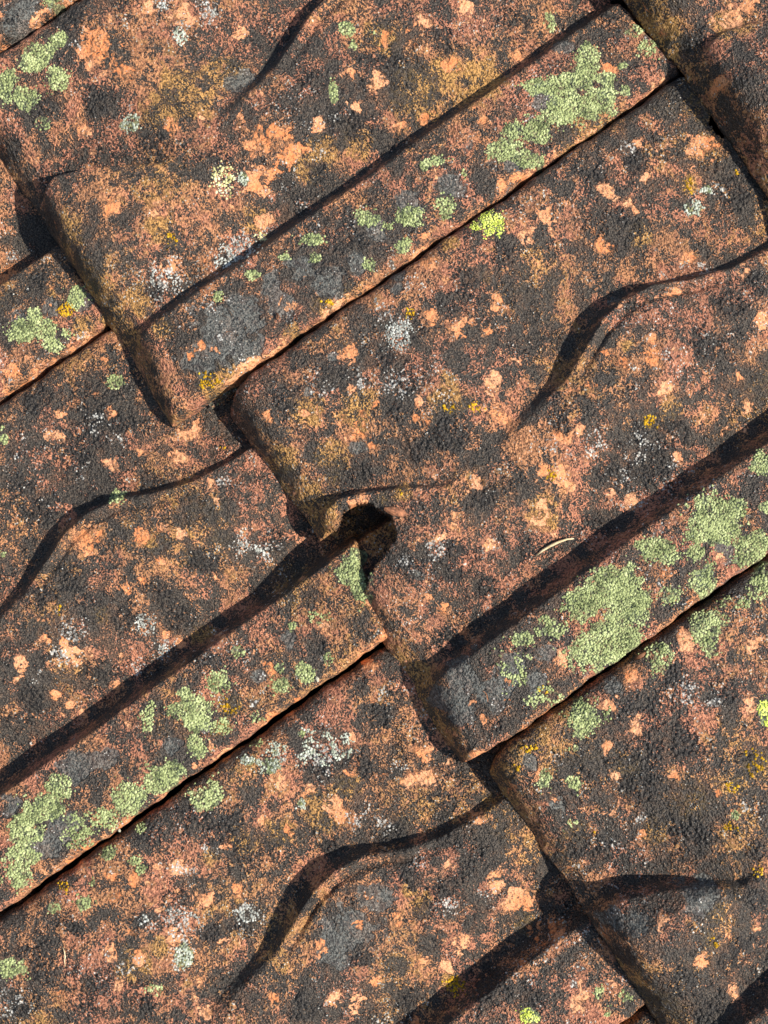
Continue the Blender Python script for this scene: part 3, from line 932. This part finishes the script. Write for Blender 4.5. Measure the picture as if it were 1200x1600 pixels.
def loose(name, T, pix, lift, width, thick, mat, label, cat):
    pts = []
    for (px, py), lf in zip(pix, lift):
        x, y, s = pix_to_tile(px, py, T)
        z = float(surf(np.array([x]), np.array([y]), T['P'])[0]) + lf
        pts.append((x, y, z))
    base = Vector(pts[0])
    me = strip_mesh(name, [Vector(p) - base for p in pts], width, thick, mat)
    ob = bpy.data.objects.new(name, me)
    COL.objects.link(ob)
    ob.matrix_world = ROOF @ T['M'] @ Matrix.Translation(base)
    ob['label'] = label
    ob['category'] = cat
    return ob

loose('dry_needle', TK['T2'], [(838, 868), (848, 860), (860, 853), (873, 847), (885, 843), (896, 842)],
      [.0010, .0016, .0020, .0022, .0020, .0016], .00065, .0004, MAT_STRAW,
      'pale curved dry needle lying on the middle tile beside the shaded channel', 'needle')
loose('dry_fibre', TK['U2'], [(99, 1479), (102, 1486), (103, 1494), (102, 1501), (103, 1509)],
      [.0010, .0012, .0014, .0012, .0010], .00030, .00025, MAT_STRAW,
      'tiny thin white fibre on black crust near the lower left edge', 'fibre')
loose('leaf_scrap', TK['T3'], [(990, 1030), (996, 1026), (1002, 1023), (1007, 1019)],
      [.0014, .0024, .0028, .0022], .0011, .0003, MAT_LEAF,
      'small brown leaf scrap caught in the joint below the large green lichen', 'leaf')
def crumb(name, T, px, py, size, lift, mat, label, cat, seed, rz=0.0):
    """a small angular broken-off bit"""
    rnd = random.Random(seed)
    v, f = [], []
    rings = [(-.8, .55), (-.3, 1.0), (.35, .9), (.85, .4)]
    for zz, rr in rings:
        for q in range(7):
            a = q * 2 * math.pi / 7 + rnd.uniform(-.25, .25)
            k = rr * rnd.uniform(.75, 1.15)
            v.append((size[0] * k * math.cos(a), size[1] * k * math.sin(a), size[2] * (zz + rnd.uniform(-.15, .15))))
    for r in range(3):
        for q in range(7):
            w = (q + 1) % 7
            f.append((r * 7 + q, r * 7 + w, r * 7 + 7 + w, r * 7 + 7 + q))
    f.append(tuple(range(6, -1, -1)))
    f.append(tuple(range(21, 28)))
    me = bpy.data.meshes.new(name)
    me.from_pydata(v, [], f)
    me.materials.append(mat)
    x, y, s_ = pix_to_tile(px, py, T)
    z = float(surf(np.array([x]), np.array([y]), T['P'])[0]) + lift
    ob = bpy.data.objects.new(name, me)
    COL.objects.link(ob)
    ob.matrix_world = ROOF @ T['M'] @ Matrix.Translation((x, y, z)) @ Matrix.Rotation(rz, 4, 'Z')
    ob['label'] = label
    ob['category'] = cat

MAT_SHARD = simple_material('broken_clay', (96, 62, 44), (176, 116, 80), 500)
MAT_CHALK = simple_material('pale_crumb', (150, 144, 122), (206, 200, 176), 500)
crumb('clay_shard', TK['T2'], 620, 800, (.0022, .0062, .0016), .0006, MAT_SHARD,
      'small broken clay shard at the upper rim of the hole in the middle tile', 'shard', 3, -0.95)
crumb('pale_crumb', TK['U1'], 496, 1061, (.0014, .0010, .0009), .0006, MAT_CHALK,
      'tiny pale crumb on the joint to the lower left of the broken hole', 'crumb', 5)
crumb('pale_crumb', TK['U1'], 187, 1297, (.0010, .0008, .0008), .0006, MAT_CHALK,
      'tiny pale crumb on the long joint near the lower left green lichen', 'crumb', 7)
loose('seed_husk', TK['T1'], [(431, 489), (434, 492), (436, 496), (433, 500)],
      [.0008, .0016, .0018, .0010], .0006, .0005, MAT_LEAF,
      'tiny dark curled husk on the grey side roll of the upper left tile', 'husk')
